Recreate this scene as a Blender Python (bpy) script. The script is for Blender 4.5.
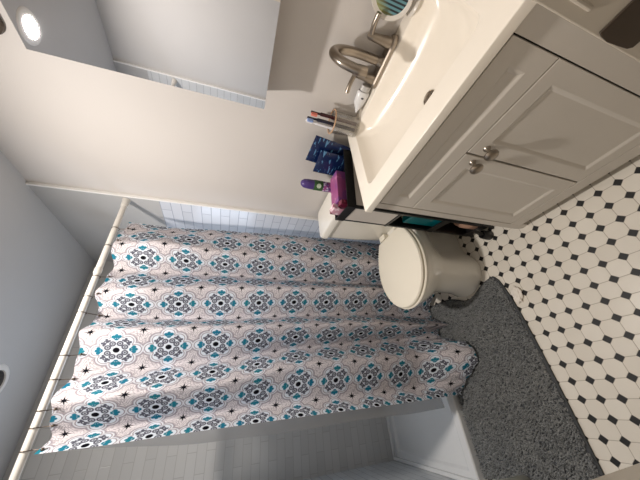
import bpy, bmesh, math, random
from mathutils import Vector, Matrix
random.seed(7)
sc = bpy.context.scene
COL = sc.collection
for o in list(bpy.data.objects): bpy.data.objects.remove(o)
R = math.radians

def lin(c):
    f = lambda v: v/12.92 if v <= .04045 else ((v+.055)/1.055)**2.4
    return tuple(f(v/255) for v in c[:3]) + (1.,)

# ------------------------------------------------------------ camera
CAM = Vector((0.6476, -1.026, 1.311))
yaw, pit, rol = R(56.75), R(-18.39), R(5.588)
fw = Vector((-math.sin(yaw)*math.cos(pit), math.cos(yaw)*math.cos(pit), math.sin(pit)))
rt = Vector((math.cos(yaw), math.sin(yaw), 0)); up = rt.cross(fw)
RR = math.cos(rol)*rt + math.sin(rol)*up; UU = -math.sin(rol)*rt + math.cos(rol)*up
X, Y, Z = -UU, RR, -fw                    # the phone was held on its side: the frame's right is the room's down
cd = bpy.data.cameras.new('camera'); cam = bpy.data.objects.new('camera', cd); COL.objects.link(cam)
cam.matrix_world = Matrix(((X.x, Y.x, Z.x, CAM.x), (X.y, Y.y, Z.y, CAM.y), (X.z, Y.z, Z.z, CAM.z), (0, 0, 0, 1)))
cd.sensor_width = 36; cd.lens = 251.39/640*36; cd.clip_start = .005
sc.camera = cam

# ------------------------------------------------------------ light and exposure
sc.view_settings.view_transform = 'Standard'; sc.view_settings.look = 'None'
sc.view_settings.gamma = 1; sc.view_settings.use_curve_mapping = False
sc.view_settings.exposure = 0.0
w = bpy.data.worlds.new('hall_light'); sc.world = w; w.use_nodes = True
w.node_tree.nodes['Background'].inputs[0].default_value = (1.0, .93, .84, 1)
w.node_tree.nodes['Background'].inputs[1].default_value = .12
LAMP = (-.195, -.78); CEIL = 2.315
def area(name, loc, rot, size, energy, col, shape='DISK', sy=None):
    l = bpy.data.lights.new(name, 'AREA'); l.shape = shape; l.size = size
    if sy: l.size_y = sy
    l.energy = energy; l.color = col
    o = bpy.data.objects.new(name, l); COL.objects.link(o); o.location = loc; o.rotation_euler = rot
    return o
area('ceiling_lamp_light', (LAMP[0], LAMP[1], CEIL-.008), (0, 0, 0), .088, 19.5, (1.0, .935, .880))
area('window_daylight', (-1.485, -.80, 1.42), (0, R(-90), 0), .5, 4.6, (.80, .89, 1.0), 'RECTANGLE', .5)

# ------------------------------------------------------------ materials
MATS = {}
def mat(name, rgb, rough=.5, metal=0., spec=.5, var=.0, vscale=8., bump=0., bscale=60., trans=0., coat=0., sheen=0., emit=None, es=0.):
    if name in MATS: return MATS[name]
    m = bpy.data.materials.new(name); m.use_nodes = True; nt = m.node_tree; b = nt.nodes['Principled BSDF']
    c = lin(rgb)
    b.inputs['Base Color'].default_value = c; b.inputs['Roughness'].default_value = rough
    b.inputs['Metallic'].default_value = metal; b.inputs['Specular IOR Level'].default_value = spec
    b.inputs['Transmission Weight'].default_value = trans; b.inputs['Coat Weight'].default_value = coat
    b.inputs['Sheen Weight'].default_value = sheen
    if emit: b.inputs['Emission Color'].default_value = lin(emit); b.inputs['Emission Strength'].default_value = es
    tc = nt.nodes.new('ShaderNodeTexCoord')
    n = nt.nodes.new('ShaderNodeTexNoise'); n.inputs['Scale'].default_value = vscale; n.inputs['Detail'].default_value = 4
    nt.links.new(tc.outputs['Object'], n.inputs['Vector'])
    mx = nt.nodes.new('ShaderNodeMix'); mx.data_type = 'RGBA'
    v = max(var, .015)
    mx.inputs[6].default_value = tuple(max(0, x*(1-v)) for x in c[:3])+(1,); mx.inputs[7].default_value = tuple(min(1, x*(1+v)) for x in c[:3])+(1,)
    nt.links.new(n.outputs['Fac'], mx.inputs[0]); nt.links.new(mx.outputs[2], b.inputs['Base Color'])
    if bump:
        n2 = nt.nodes.new('ShaderNodeTexNoise'); n2.inputs['Scale'].default_value = bscale; nt.links.new(tc.outputs['Object'], n2.inputs['Vector'])
        bp = nt.nodes.new('ShaderNodeBump'); bp.inputs['Strength'].default_value = bump; bp.inputs['Distance'].default_value = .004
        nt.links.new(n2.outputs['Fac'], bp.inputs['Height']); nt.links.new(bp.outputs['Normal'], b.inputs['Normal'])
    MATS[name] = m; return m

class E:
    """tiny expression builder over shader Math nodes"""
    nt = None
    def __init__(s, sock): s.s = sock
    @staticmethod
    def op(o, *a):
        n = E.nt.nodes.new('ShaderNodeMath'); n.operation = o
        for i, v in enumerate(a):
            if isinstance(v, E): E.nt.links.new(v.s, n.inputs[i])
            else: n.inputs[i].default_value = v
        return E(n.outputs[0])
    def __add__(s, o): return E.op('ADD', s, o)
    def __radd__(s, o): return E.op('ADD', o, s)
    def __sub__(s, o): return E.op('SUBTRACT', s, o)
    def __rsub__(s, o): return E.op('SUBTRACT', o, s)
    def __mul__(s, o): return E.op('MULTIPLY', s, o)
    def __rmul__(s, o): return E.op('MULTIPLY', o, s)
    def __truediv__(s, o): return E.op('DIVIDE', s, o)
    def __lt__(s, o): return E.op('LESS_THAN', s, o)
    def __gt__(s, o): return E.op('GREATER_THAN', s, o)
    def abs(s): return E.op('ABSOLUTE', s)
    def floor(s): return E.op('FLOOR', s)
    def fract(s): return E.op('FRACT', s)
    def sqrt(s): return E.op('SQRT', s)
    def sin(s): return E.op('SINE', s)
    def min(s, o): return E.op('MINIMUM', s, o)
    def max(s, o): return E.op('MAXIMUM', s, o)
def hyp(a, b): return (a*a+b*b).sqrt()
def soft(d, w):
    """1 where d<0, 0 where d>w"""
    n = E.nt.nodes.new('ShaderNodeMapRange'); n.inputs[1].default_value = 0; n.inputs[2].default_value = w
    n.inputs[3].default_value = 1; n.inputs[4].default_value = 0; E.nt.links.new(d.s, n.inputs[0]); return E(n.outputs[0])
def mixc(fac, a, b):
    n = E.nt.nodes.new('ShaderNodeMix'); n.data_type = 'RGBA'
    E.nt.links.new(fac.s, n.inputs[0])
    for i, v in ((6, a), (7, b)):
        if isinstance(v, tuple): n.inputs[i].default_value = v
        else: E.nt.links.new(v, n.inputs[i])
    return n.outputs[2]
def coords(kind):
    tc = E.nt.nodes.new('ShaderNodeTexCoord'); sp = E.nt.nodes.new('ShaderNodeSeparateXYZ')
    E.nt.links.new(tc.outputs[kind], sp.inputs[0]); return E(sp.outputs[0]), E(sp.outputs[1]), E(sp.outputs[2]), tc.outputs[kind]
def noise(vec, scale, detail=3):
    n = E.nt.nodes.new('ShaderNodeTexNoise'); n.inputs['Scale'].default_value = scale; n.inputs['Detail'].default_value = detail
    E.nt.links.new(vec, n.inputs['Vector']); return E(n.outputs['Fac'])
def newmat(name):
    m = bpy.data.materials.new(name); m.use_nodes = True; E.nt = m.node_tree; return m, m.node_tree.nodes['Principled BSDF']
def bumpto(b, h, strength, dist):
    bp = E.nt.nodes.new('ShaderNodeBump'); bp.inputs['Strength'].default_value = strength; bp.inputs['Distance'].default_value = dist
    E.nt.links.new(h.s, bp.inputs['Height']); E.nt.links.new(bp.outputs['Normal'], b.inputs['Normal'])

def floor_mat():
    m, b = newmat('octagon_and_dot_tile'); x, y, z, vec = coords('Object')
    P = .0611
    u = ((x-.0636)/P+.5); v = ((y+.4627)/P+.5)
    fx = u.fract()-.5; fy = v.fract()-.5
    ax = fx.abs(); ay = fy.abs(); s = ax+ay
    dot = soft(s-.245, .02)
    joint = soft(ax.min(ay)-.010, .014)
    edge = soft((s-.262).abs()-.010, .014)
    grout = joint.max(edge)*(1-dot)
    cell = E.nt.nodes.new('ShaderNodeCombineXYZ')
    E.nt.links.new(((x-.0636)/P).floor().s, cell.inputs[0]); E.nt.links.new(((y+.4627)/P).floor().s, cell.inputs[1])
    wn = E.nt.nodes.new('ShaderNodeTexWhiteNoise'); E.nt.links.new(cell.outputs[0], wn.inputs['Vector'])
    base = mixc(E(wn.outputs['Value']), lin((232, 225, 212)), lin((241, 235, 223)))
    base = mixc(noise(vec, 9)*.25, base, lin((205, 194, 176)))
    c = mixc(grout*.8, base, lin((168, 156, 140)))
    c = mixc(dot, c, lin((11, 9, 10)))
    E.nt.links.new(c, b.inputs['Base Color'])
    r = grout*.4+.28+dot*.25
    E.nt.links.new(r.s, b.inputs['Roughness'])
    bumpto(b, 1-grout, .35, .0015)
    return m

def tile_mat(name, ua, va, rgb, grout, th=.0545, tl=.21):
    """small brick-laid wall tiles; ua, va: object axes along the wall and up"""
    m, b = newmat(name); xyz = coords('Object'); vec = xyz[3]
    u, v = xyz[ua], xyz[va]
    row = (v/th).floor(); off = (row*.5).fract()
    fu = (u/tl+off).fract(); fv = (v/th).fract()
    du = (.5-(fu-.5).abs())*tl; dv = (.5-(fv-.5).abs())*th
    d = du.min(dv)
    g = soft(d-.0009, .0012)
    cell = E.nt.nodes.new('ShaderNodeCombineXYZ')
    E.nt.links.new((u/tl+off).floor().s, cell.inputs[0]); E.nt.links.new(row.s, cell.inputs[1])
    wn = E.nt.nodes.new('ShaderNodeTexWhiteNoise'); E.nt.links.new(cell.outputs[0], wn.inputs['Vector'])
    dk = tuple(v*.95 for v in rgb)
    c = mixc(E(wn.outputs['Value']), lin(rgb), lin(dk)); c = mixc(g, c, lin(grout))
    E.nt.links.new(c, b.inputs['Base Color']); b.inputs['Roughness'].default_value = .22
    bumpto(b, 1-g, .4, .001)
    return m

def curtain_mat():
    m = bpy.data.materials.new('ogee_medallion_cloth'); m.use_nodes = True; nt = m.node_tree; E.nt = nt
    nt.nodes.remove(nt.nodes['Principled BSDF']); out = nt.nodes['Material Output']
    u, v, _, vec = coords('UV')
    px = (u+.5).fract()-.5; py = (v+.5).fract()-.5
    qx, qy = .5-px.abs(), .5-py.abs()
    px, py = px*.89, py*.89
    ax, ay = px.abs(), py.abs(); mx, mn = ax.max(ay), ax.min(ay)
    r = hyp(px, py)
    def circ(cx, cy, rad, a=None, b=None): return hyp((a or mx)-cx, (b or mn)-cy)-rad   # mx, mn as they stand when called
    axis = circ(.315, 0, .105); diag = circ(.185, .185, .105, ax, ay)
    med = (r-.29).min(axis).min(diag)
    taupe, pink, white = lin((158, 147, 154)), lin((238, 231, 231)), lin((236, 242, 249))
    grey, dark, teal = lin((98, 98, 110)), lin((24, 24, 30)), lin((42, 118, 150))
    # background: taupe filigree rippling out from the stars
    rs = hyp(qx, qy)
    fil = ((med*92).sin()*.7+(noise(vec, 16, 1)-.5)*1.9+.45*((px*52).sin()*(py*52).sin()))
    f1 = soft((fil.abs()-.22), .25)
    c = mixc(f1*.66, pink, taupe)
    # ogee bands round the medallion
    c = mixc(soft((med-.046).abs()-.009, .012)*.85, c, taupe)
    c = mixc(soft((med-.024).abs()-.008, .012)*.55, c, white)
    c = mixc(soft(med-.002, .010)*.9, c, taupe)
    c = mixc(soft(med+.014, .012), c, white)
    px, py = px*1.17, py*1.17
    ax, ay = px.abs(), py.abs(); mx, mn = ax.max(ay), ax.min(ay)
    r = hyp(px, py)
    # grey scrolls, eightfold
    k = circ(.165, .072, 0)
    ring = (k-.050).abs()-.010
    c = mixc(soft(ring, .014), c, grey)
    c = mixc(soft(k-.017, .012), c, grey)
    k2 = circ(.105, .105, 0, ax, ay)
    c = mixc(soft(k2-.016, .012)*.7, c, grey)
    # leaf clusters on the diagonals
    lf = circ(.232, .168, .030).min(circ(.212, .212, .034, ax, ay)).min(circ(.275, .190, .022)).min(circ(.245, .130, .018))
    c = mixc(soft(lf, .014), c, grey)
    c = mixc(soft(circ(.212, .212, .008, ax, ay), .010)*.8, c, white)
    # blue petals on the axes
    pt = circ(.315, 0, .060).min(circ(.345, .060, .036)).min(circ(.385, .0, .030))
    pt = pt.max(.024-circ(.272, .058, 0))
    tv = mixc(noise(vec, 1.3, 1), lin((34, 116, 158)), lin((52, 142, 146)))
    c = mixc(soft(pt, .012), c, tv)
    c = mixc(soft(circ(.300, .020, .004), .010)*.7, c, white)
    # dark heart
    c = mixc(soft(r-.084, .012), c, white)
    c = mixc(soft(r-.060, .012), c, dark)
    # eight-armed stars on the corners
    d1, d2 = (qx+qy)*.7071, (qx-qy).abs()*.7071
    st = (qx.min(qy)-(.120-rs)*.17).min(d2-(.088-rs)*.20)
    c = mixc(soft(rs-.115, .03)*.6, c, pink)
    c = mixc(soft(st, .010), c, dark)
    df = nt.nodes.new('ShaderNodeBsdfDiffuse'); tr = nt.nodes.new('ShaderNodeBsdfTranslucent'); mxs = nt.nodes.new('ShaderNodeMixShader')
    nt.links.new(c, df.inputs[0]); nt.links.new(c, tr.inputs[0]); mxs.inputs[0].default_value = .34
    nz = noise(vec, 60, 2)
    bp = nt.nodes.new('ShaderNodeBump'); bp.inputs['Strength'].default_value = .15; bp.inputs['Distance'].default_value = .002
    nt.links.new(nz.s, bp.inputs['Height']); nt.links.new(bp.outputs[0], df.inputs['Normal'])
    nt.links.new(df.outputs[0], mxs.inputs[1]); nt.links.new(tr.outputs[0], mxs.inputs[2]); nt.links.new(mxs.outputs[0], out.inputs[0])
    return m

def liner_mat():
    m = bpy.data.materials.new('clear_vinyl'); m.use_nodes = True; nt = m.node_tree; E.nt = nt
    nt.nodes.remove(nt.nodes['Principled BSDF']); out = nt.nodes['Material Output']
    a = nt.nodes.new('ShaderNodeBsdfTransparent'); g = nt.nodes.new('ShaderNodeBsdfGlossy'); d = nt.nodes.new('ShaderNodeBsdfDiffuse')
    a.inputs[0].default_value = (.93, .94, .95, 1); g.inputs[1].default_value = .12; d.inputs[0].default_value = (.62, .62, .62, 1)
    fr = nt.nodes.new('ShaderNodeFresnel'); fr.inputs[0].default_value = 1.5
    m1 = nt.nodes.new('ShaderNodeMixShader'); m2 = nt.nodes.new('ShaderNodeMixShader')
    _, _, _, vec = coords('Object'); nv = noise(vec, 5)*.1+.42
    nt.links.new(nv.s, m1.inputs[0]); nt.links.new(a.outputs[0], m1.inputs[1]); nt.links.new(d.outputs[0], m1.inputs[2])
    nt.links.new(fr.outputs[0], m2.inputs[0]); nt.links.new(m1.outputs[0], m2.inputs[1]); nt.links.new(g.outputs[0], m2.inputs[2])
    nt.links.new(m2.outputs[0], out.inputs[0]); return m

def pile_mat():
    m, b = newmat('grey_shag_pile'); x, y, z, vec = coords('Object')
    n1, n2, n3 = noise(vec, 6, 4), noise(vec, 42, 3), noise(vec, 200, 2)
    c = mixc(n1, lin((104, 110, 116)), lin((150, 150, 146)))
    c = mixc(soft(.5-n2, .14)*.40, c, lin((66, 70, 72))); c = mixc(soft(.55-n3, .1)*.4, c, lin((188, 188, 182)))
    E.nt.links.new(c, b.inputs['Base Color']); b.inputs['Roughness'].default_value = .95; b.inputs['Sheen Weight'].default_value = .2
    return m

def print_mat(name, base, ink, scale, thr=.56, stretch=(1, 1, 1), ink2=None, rough=.35):
    """glossy printed film: blotchy artwork too small to read"""
    m, b = newmat(name); x, y, z, vec = coords('Object')
    mp = E.nt.nodes.new('ShaderNodeMapping'); mp.inputs['Scale'].default_value = stretch; E.nt.links.new(vec, mp.inputs[0])
    n = noise(mp.outputs[0], scale, 3); c = mixc(soft(thr-n, .05), lin(base), lin(ink))
    if ink2: c = mixc(soft(.6-noise(mp.outputs[0], scale*.6, 1), .06), c, lin(ink2))
    E.nt.links.new(c, b.inputs['Base Color']); b.inputs['Roughness'].default_value = rough
    return m
def stripe_mat(name, cols, pitch):
    m, b = newmat(name); x, y, z, vec = coords('Object')
    t = ((x*.9+y*.45)/pitch).fract(); c = mixc(soft((t-.5).abs()-.22, .1), lin(cols[0]), lin(cols[1]))
    c = mixc(soft(x*.6-y*.8+.030, .02)*.8, c, lin(cols[2]))
    E.nt.links.new(c, b.inputs['Base Color']); b.inputs['Roughness'].default_value = .5
    return m

wallp = mat('warm_white_paint', (207, 202, 197), .6, var=.03, vscale=3, bump=.08, bscale=180)
wallc = mat('soft_white_paint', (196, 194, 191), .6, var=.02, bump=.08, bscale=180)
greyp = mat('grey_paint', (178, 177, 175), .7, var=.02, bump=.08, bscale=180)
ceilp = mat('ceiling_paint', (198, 197, 196), .8, var=.02, bump=.08, bscale=180)
trimp = mat('white_trim', (240, 238, 234), .35)
doorp = mat('cream_door_paint', (214, 204, 188), .4)
cabp = mat('white_cabinet_paint', (214, 207, 196), .38, var=.02)
gapd = mat('interior_shade', (34, 30, 28), .8)
sinkp = mat('glossy_cultured_marble', (248, 240, 226), .24, coat=.15)
nickel = mat('brushed_nickel', (160, 150, 138), .30, 1.0, var=.05, vscale=40)
bronze = mat('dark_bronze', (88, 77, 67), .42, .55, var=.08)
blackm = mat('black_coated_metal', (16, 15, 16), .4)
blackp = mat('black_plastic', (20, 19, 20), .45)
cartp = mat('cart_panel', (205, 198, 190), .5)
porc = mat('porcelain', (240, 236, 226), .1, coat=.4)
lidp = mat('toilet_seat_plastic', (242, 235, 218), .22)
whitep = mat('white_plastic', (236, 234, 230), .3)
rodp = mat('white_enamel_rod', (220, 216, 208), .3)
panp = mat('white_acrylic', (226, 226, 224), .2)
mirm = mat('mirror_silver', (232, 232, 234), .015, 1.0)
clear = mat('clear_plastic', (245, 245, 240), .06, trans=.95)
def thin_clear():
    m = bpy.data.materials.new('thin_clear_plastic'); m.use_nodes = True; nt = m.node_tree; E.nt = nt
    nt.nodes.remove(nt.nodes['Principled BSDF']); out = nt.nodes['Material Output']
    a = nt.nodes.new('ShaderNodeBsdfTransparent'); g = nt.nodes.new('ShaderNodeBsdfGlossy'); a.inputs[0].default_value = (.93, .92, .90, 1); g.inputs[1].default_value = .06
    fr = nt.nodes.new('ShaderNodeLayerWeight'); fr.inputs[0].default_value = .25; m2 = nt.nodes.new('ShaderNodeMixShader')
    _, _, _, vec = coords('Object'); k = E(fr.outputs['Facing'])*.6+noise(vec, 30)*.04
    nt.links.new(k.s, m2.inputs[0]); nt.links.new(a.outputs[0], m2.inputs[1]); nt.links.new(g.outputs[0], m2.inputs[2]); nt.links.new(m2.outputs[0], out.inputs[0]); return m
clear = thin_clear()
glassf = mat('frosted_glass', (240, 240, 240), .35, trans=.6)
matedge = mat('mat_binding', (74, 76, 78), .9, var=.2, vscale=80)

# ------------------------------------------------------------ object helpers
def tag(o, label=None, cat=None, group=None, kind=None):
    if label: o['label'] = label
    if cat: o['category'] = cat
    if group: o['group'] = group
    if kind: o['kind'] = kind
    return o
def empty(name, loc=(0, 0, 0), rz=0, label=None, cat=None, group=None):
    o = bpy.data.objects.new(name, None); COL.objects.link(o); o.location = loc; o.rotation_euler = (0, 0, rz)
    o.empty_display_size = .05
    return tag(o, label, cat, group)
def obj(name, bm, m, parent=None, smooth=False, bevel=0, seg=2, sub=0, autos=None):
    bmesh.ops.recalc_face_normals(bm, faces=bm.faces)
    me = bpy.data.meshes.new(name); bm.to_mesh(me); bm.free()
    if isinstance(m, (list, tuple)):
        for q in m: me.materials.append(q)
    else: me.materials.append(m)
    if smooth:
        me.polygons.foreach_set('use_smooth', [True]*len(me.polygons)); me.set_sharp_from_angle(angle=R(42))
    o = bpy.data.objects.new(name, me); COL.objects.link(o)
    if parent: o.parent = parent
    if bevel:
        b = o.modifiers.new('b', 'BEVEL'); b.width = bevel; b.segments = seg; b.limit_method = 'ANGLE'; b.angle_limit = R(40)
        b.harden_normals = False
    if sub:
        s = o.modifiers.new('s', 'SUBSURF'); s.levels = sub; s.render_levels = sub
    return o
def B(): return bmesh.new()
def box(bm, x0, x1, y0, y1, z0, z1, mi=0):
    v = [bm.verts.new((x, y, z)) for x in (x0, x1) for y in (y0, y1) for z in (z0, z1)]
    for f in ((0, 1, 3, 2), (4, 6, 7, 5), (0, 4, 5, 1), (2, 3, 7, 6), (0, 2, 6, 4), (1, 5, 7, 3)):
        bm.faces.new([v[i] for i in f]).material_index = mi
    return bm
def loft(bm, rings, cap0=True, cap1=True, closed=True, mi=0):
    vs = [[bm.verts.new(p) for p in r] for r in rings]
    n = len(vs[0])
    for a, b in zip(vs, vs[1:]):
        for i in range(n if closed else n-1):
            j = (i+1) % n
            bm.faces.new((a[i], a[j], b[j], b[i])).material_index = mi
    if cap0: bm.faces.new(vs[0][::-1]).material_index = mi
    if cap1: bm.faces.new(vs[-1]).material_index = mi
    return bm
def circ(cx, cy, z, r, n=32, ry=None): return [(cx+r*math.cos(2*math.pi*i/n), cy+(ry or r)*math.sin(2*math.pi*i/n), z) for i in range(n)]
def lathe(bm, prof, cx=0, cy=0, n=32, cap0=True, cap1=True, mi=0):
    return loft(bm, [circ(cx, cy, z, max(r, 1e-4), n) for r, z in prof], cap0, cap1, True, mi)
def tube(bm, pts, rad, n=12, closed=False, mi=0):
    pts = [Vector(p) for p in pts]; rings = []; N = len(pts)
    rad = rad if isinstance(rad, (list, tuple)) else [rad]*N
    nrm = None
    for i, p in enumerate(pts):
        a = pts[i-1] if (i > 0 or closed) else p; b = pts[(i+1) % N] if (i < N-1 or closed) else p
        t = (b-a).normalized()
        if nrm is None:
            nrm = t.orthogonal().normalized()
        nrm = (nrm - t*nrm.dot(t)).normalized(); bi = t.cross(nrm)
        rings.append([tuple(p+rad[i]*(math.cos(2*math.pi*k/n)*nrm+math.sin(2*math.pi*k/n)*bi)) for k in range(n)])
    if closed:
        rings.append(rings[0]); return loft(bm, rings, False, False, True, mi)
    return loft(bm, rings, True, True, True, mi)
def bez(P, n=24):
    """Catmull-Rom through points"""
    P = [Vector(p) for p in P]; Q = [P[0]*2-P[1]]+P+[P[-1]*2-P[-2]]; out = []
    for i in range(1, len(Q)-2):
        for k in range(n):
            t = k/n; a, b, c, d = Q[i-1:i+3]
            out.append(.5*((2*b)+(c-a)*t+(2*a-5*b+4*c-d)*t*t+(3*b-a-3*c+d)*t**3))
    return out+[P[-1]]
def rrect(x0, x1, y0, y1, z, r, per=8, e=10):
    """rounded rectangle ring: per points per corner, e per side"""
    pts = []
    cs = [(x1-r, y1-r, 0), (x0+r, y1-r, 90), (x0+r, y0+r, 180), (x1-r, y0+r, 270)]
    for k, (cx, cy, a0) in enumerate(cs):
        for i in range(per+1):
            a = R(a0+90*i/per); pts.append((cx+r*math.cos(a), cy+r*math.sin(a), z))
        nx = cs[(k+1) % 4]; a = R(a0+90); p = pts[-1]; q = (nx[0]+r*math.cos(a), nx[1]+r*math.sin(a))
        for i in range(1, e): pts.append((p[0]+(q[0]-p[0])*i/e, p[1]+(q[1]-p[1])*i/e, z))
    return pts
def sm(a, b, x): x = max(0, min(1, (x-a)/(b-a))); return x*x*(3-2*x)
def struct(name, bm, m, parent=None, **k):
    o = obj(name, bm, m, parent, **k); o['kind'] = 'structure'; return o

# ------------------------------------------------------------ room shell
XL, XR, YF = -1.5, .6428, -1.5
bm = B(); box(bm, -1.62, 1.6, -2.3, .12, -.08, 0); struct('floor', bm, floor_mat())
bm = B(); qa, qb, qh = -1.115, -.84, .052
box(bm, -1.62, qa-qh, -1.62, .12, CEIL, CEIL+.1); box(bm, qa+qh, .77, -1.62, .12, CEIL, CEIL+.1)
box(bm, qa-qh, qa+qh, -1.62, qb-qh, CEIL, CEIL+.1); box(bm, qa-qh, qa+qh, qb+qh, .12, CEIL, CEIL+.1); box(bm, qa-qh, qa+qh, qb-qh, qb+qh, CEIL+.085, CEIL+.1)
struct('ceiling', bm, ceilp)
bm = B(); box(bm, -1.62, .77, 0, .12, 0, CEIL); struct('wall_back', bm, wallp)
bm = B(); box(bm, -1.62, .77, -1.62, YF, 0, CEIL); struct('wall_front', bm, wallc)
# left wall with the window hole behind the curtain
bm = B()
wy0, wy1, wz0, wz1 = -1.08, -.52, 1.14, 1.72
box(bm, -1.62, XL, YF, wy0, 0, CEIL); box(bm, -1.62, XL, wy1, 0, 0, CEIL)
box(bm, -1.62, XL, wy0, wy1, 0, wz0); box(bm, -1.62, XL, wy0, wy1, wz1, CEIL)
struct('wall_left', bm, wallc)
DY0, DY1, DH = -1.20, -.63, 2.04
bm = B(); box(bm, XR+.012, .765, DY1+.02, 0, 0, CEIL); box(bm, XR+.012, .765, YF, DY0-.02, 0, CEIL); box(bm, XR+.012, .765, DY0-.02, DY1+.02, DH+.02, CEIL)
struct('wall_right', bm, wallp)
# shower surround: tile to 1.745, plain grey above, on three sides
TZ = 1.745
back_t = tile_mat('wall_tile_back', 0, 2, (212, 216, 224), (150, 156, 172)); side_t = tile_mat('wall_tile_side', 1, 2, (204, 202, 198), (180, 177, 172))
fr_t = tile_mat('wall_tile_front', 0, 2, (206, 208, 208), (158, 160, 160))
bm = B(); box(bm, XL, -.654, -.012, 0, .0, TZ); struct('wall_back_tile', bm, back_t)
bm = B(); box(bm, XL, -.654, -.012, 0, TZ, CEIL); struct('wall_back_upper', bm, greyp)
bm = B(); box(bm, XL, -.654, YF, YF+.012, 0, TZ+.35); struct('wall_front_tile', bm, fr_t)
bm = B(); box(bm, XL, -.654, YF, YF+.012, TZ+.35, CEIL); struct('wall_front_upper', bm, greyp)
bm = B()
box(bm, XL, XL+.012, YF+.012, wy0, 0, CEIL-.02); box(bm, XL, XL+.012, wy1, -.012, 0, CEIL-.02)
box(bm, XL, XL+.012, wy0, wy1, 0, wz0); box(bm, XL, XL+.012, wy0, wy1, wz1, CEIL-.02)
struct('wall_left_tile', bm, side_t)
for k, (y0, y1) in enumerate(((-.017, 0), (YF, YF+.017))):
    bm = B(); box(bm, -.656, -.6455, y0, y1, 0, CEIL); struct('trim_%d' % (k+1), bm, trimp, bevel=.002)
# window
bm = B()
for a in ((wy0, wy0+.04, wz0, wz1), (wy1-.04, wy1, wz0, wz1), (wy0+.04, wy1-.04, wz0, wz0+.04), (wy0+.04, wy1-.04, wz1-.04, wz1)):
    box(bm, XL-.06, XL-.01, a[0], a[1], a[2], a[3])
wf = struct('window_1', bm, trimp, bevel=.003)
bm = B(); box(bm, XL-.045, XL-.039, wy0+.04, wy1-.04, wz0+.04, wz1-.04); struct('window_pane', bm, mat('daylit_frosted_pane', (225, 235, 245), .5, emit=(170, 205, 255), es=1.6), wf)
# door jamb, casing and leaf
bm = B()
box(bm, XR-.005, .77, DY1, DY1+.02, 0, DH+.02); box(bm, XR-.005, .77, DY0-.02, DY0, 0, DH+.02); box(bm, XR-.005, .77, DY0, DY1, DH, DH+.02)
tube(bm, [(XR+.013, DY1+.0005, .9), (XR+.013, DY1+.0005, DH)], .0035, 10)
box(bm, .69, .712, DY1-.011, DY1, 0, DH); box(bm, .69, .712, DY0, DY0+.011, 0, DH); box(bm, .69, .712, DY0+.011, DY1-.011, DH-.011, DH)
jamb = struct('trim_3', bm, doorp, bevel=.002)
bm = B()
prof = [(0, .010), (.012, .016), (.030, .016), (.040, .011), (.050, .011), (.058, .014), (.064, .006), (.064, 0), (0, 0)]
for ya, sgn in ((DY1+.006, 1), (DY0-.006, -1)):
    loft(bm, [[(XR+.012-d, ya+sgn*s, z) for s, d in prof] for z in (0, DH+.07)])
box(bm, XR-.002, XR+.012, DY0-.006, DY1+.006, DH+.006, DH+.07)
struct('trim_4', bm, doorp)
dl = bpy.data.objects  # the leaf stands open into the room, a few degrees past square
hx, hy = XR-.002, DY0
leaf = Vector((.107-hx, -1.246-hy, 0)); LW = leaf.length; la = math.atan2(leaf.y, leaf.x)
bm = B(); box(bm, .008, LW, 0, .035, .012, DH-.004); d1 = struct('door_1', bm, doorp, bevel=.002)
d1.location = (hx, hy, 0); d1.rotation_euler = (0, 0, la)
bm = B(); kx = LW-.06
loft(bm, [[(kx+r*math.cos(2*math.pi*i/20), -z, .92+r*math.sin(2*math.pi*i/20)) for i in range(20)] for r, z in ((.028, .0), (.028, .004), (.011, .008), (.011, .030), (.022, .036), (.027, .048), (.022, .060), (.001, .063))])
struct('door_knob', bm, bronze, d1, smooth=True)
for z in (.25, 1.8):
    bm = B(); tube(bm, [(.002, -.004, z-.045), (.002, -.004, z+.045)], .006, 10); struct('hinge', bm, bronze, d1)
# strike plate with its rounded lip on the near jamb
t = empty('strike_plate', (XR, DY1, .82), 0, 'dark bronze strike plate with rounded lip on the door jamb beside the vanity', 'strike plate')
bm = B(); pts = []
for s in ((.042, .037), (.0, .037)): pts.append(s)
pts += [(-.0025, .028), (-.004, .012), (-.002, -.012), (0, -.03), (.004, -.037), (.042, -.037)]
loft(bm, [[(x, y, z) for x, z in pts] for y in (-.0035, -.0005)]); obj('plate', bm, bronze, t, bevel=.0008)
# baseboards
bm = B(); box(bm, -.64, -.0, -.014, 0, 0, .1); struct('baseboard_back', bm, trimp, bevel=.003)
bm = B(); box(bm, -.64, XR, YF, YF+.014, 0, .1); struct('baseboard_front', bm, trimp, bevel=.003)

# ------------------------------------------------------------ ceiling lights
def downlight(name, x, y, label, lens):
    t = empty(name, (x, y, CEIL), 0, label, 'ceiling light', 'round recessed ceiling lights')
    bm = B(); lathe(bm, [(.046, -.001), (.047, -.006), (.062, -.006), (.072, -.003), (.074, 0), (.046, 0)], n=48, cap0=False, cap1=False); obj('trim_ring', bm, whitep, t, smooth=True)
    bm = B(); lathe(bm, [(.0455, -.0005), (.0455, -.003)], n=48); obj('lens', bm, lens, t)
    return t
downlight('recessed_light', LAMP[0], LAMP[1], 'round recessed ceiling light shining, seen only in the mirror', mat('lit_lens', (255, 240, 220), .4, emit=(255, 238, 214), es=14))
t = empty('recessed_light', (-1.115, -.84, CEIL), 0, 'round unlit recessed ceiling light over the shower', 'ceiling light', 'round recessed ceiling lights')
bm = B(); lathe(bm, [(.049, .001), (.050, -.005), (.062, -.006), (.074, -.003), (.076, -.0003)], n=48, cap0=False, cap1=False); obj('trim_ring', bm, whitep, t, smooth=True)
bm = B(); lathe(bm, [(.0495, -.002), (.049, .070)], n=48, cap0=False, cap1=False); obj('baffle', bm, mat('grey_baffle', (110, 110, 112), .7), t, smooth=True)
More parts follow.
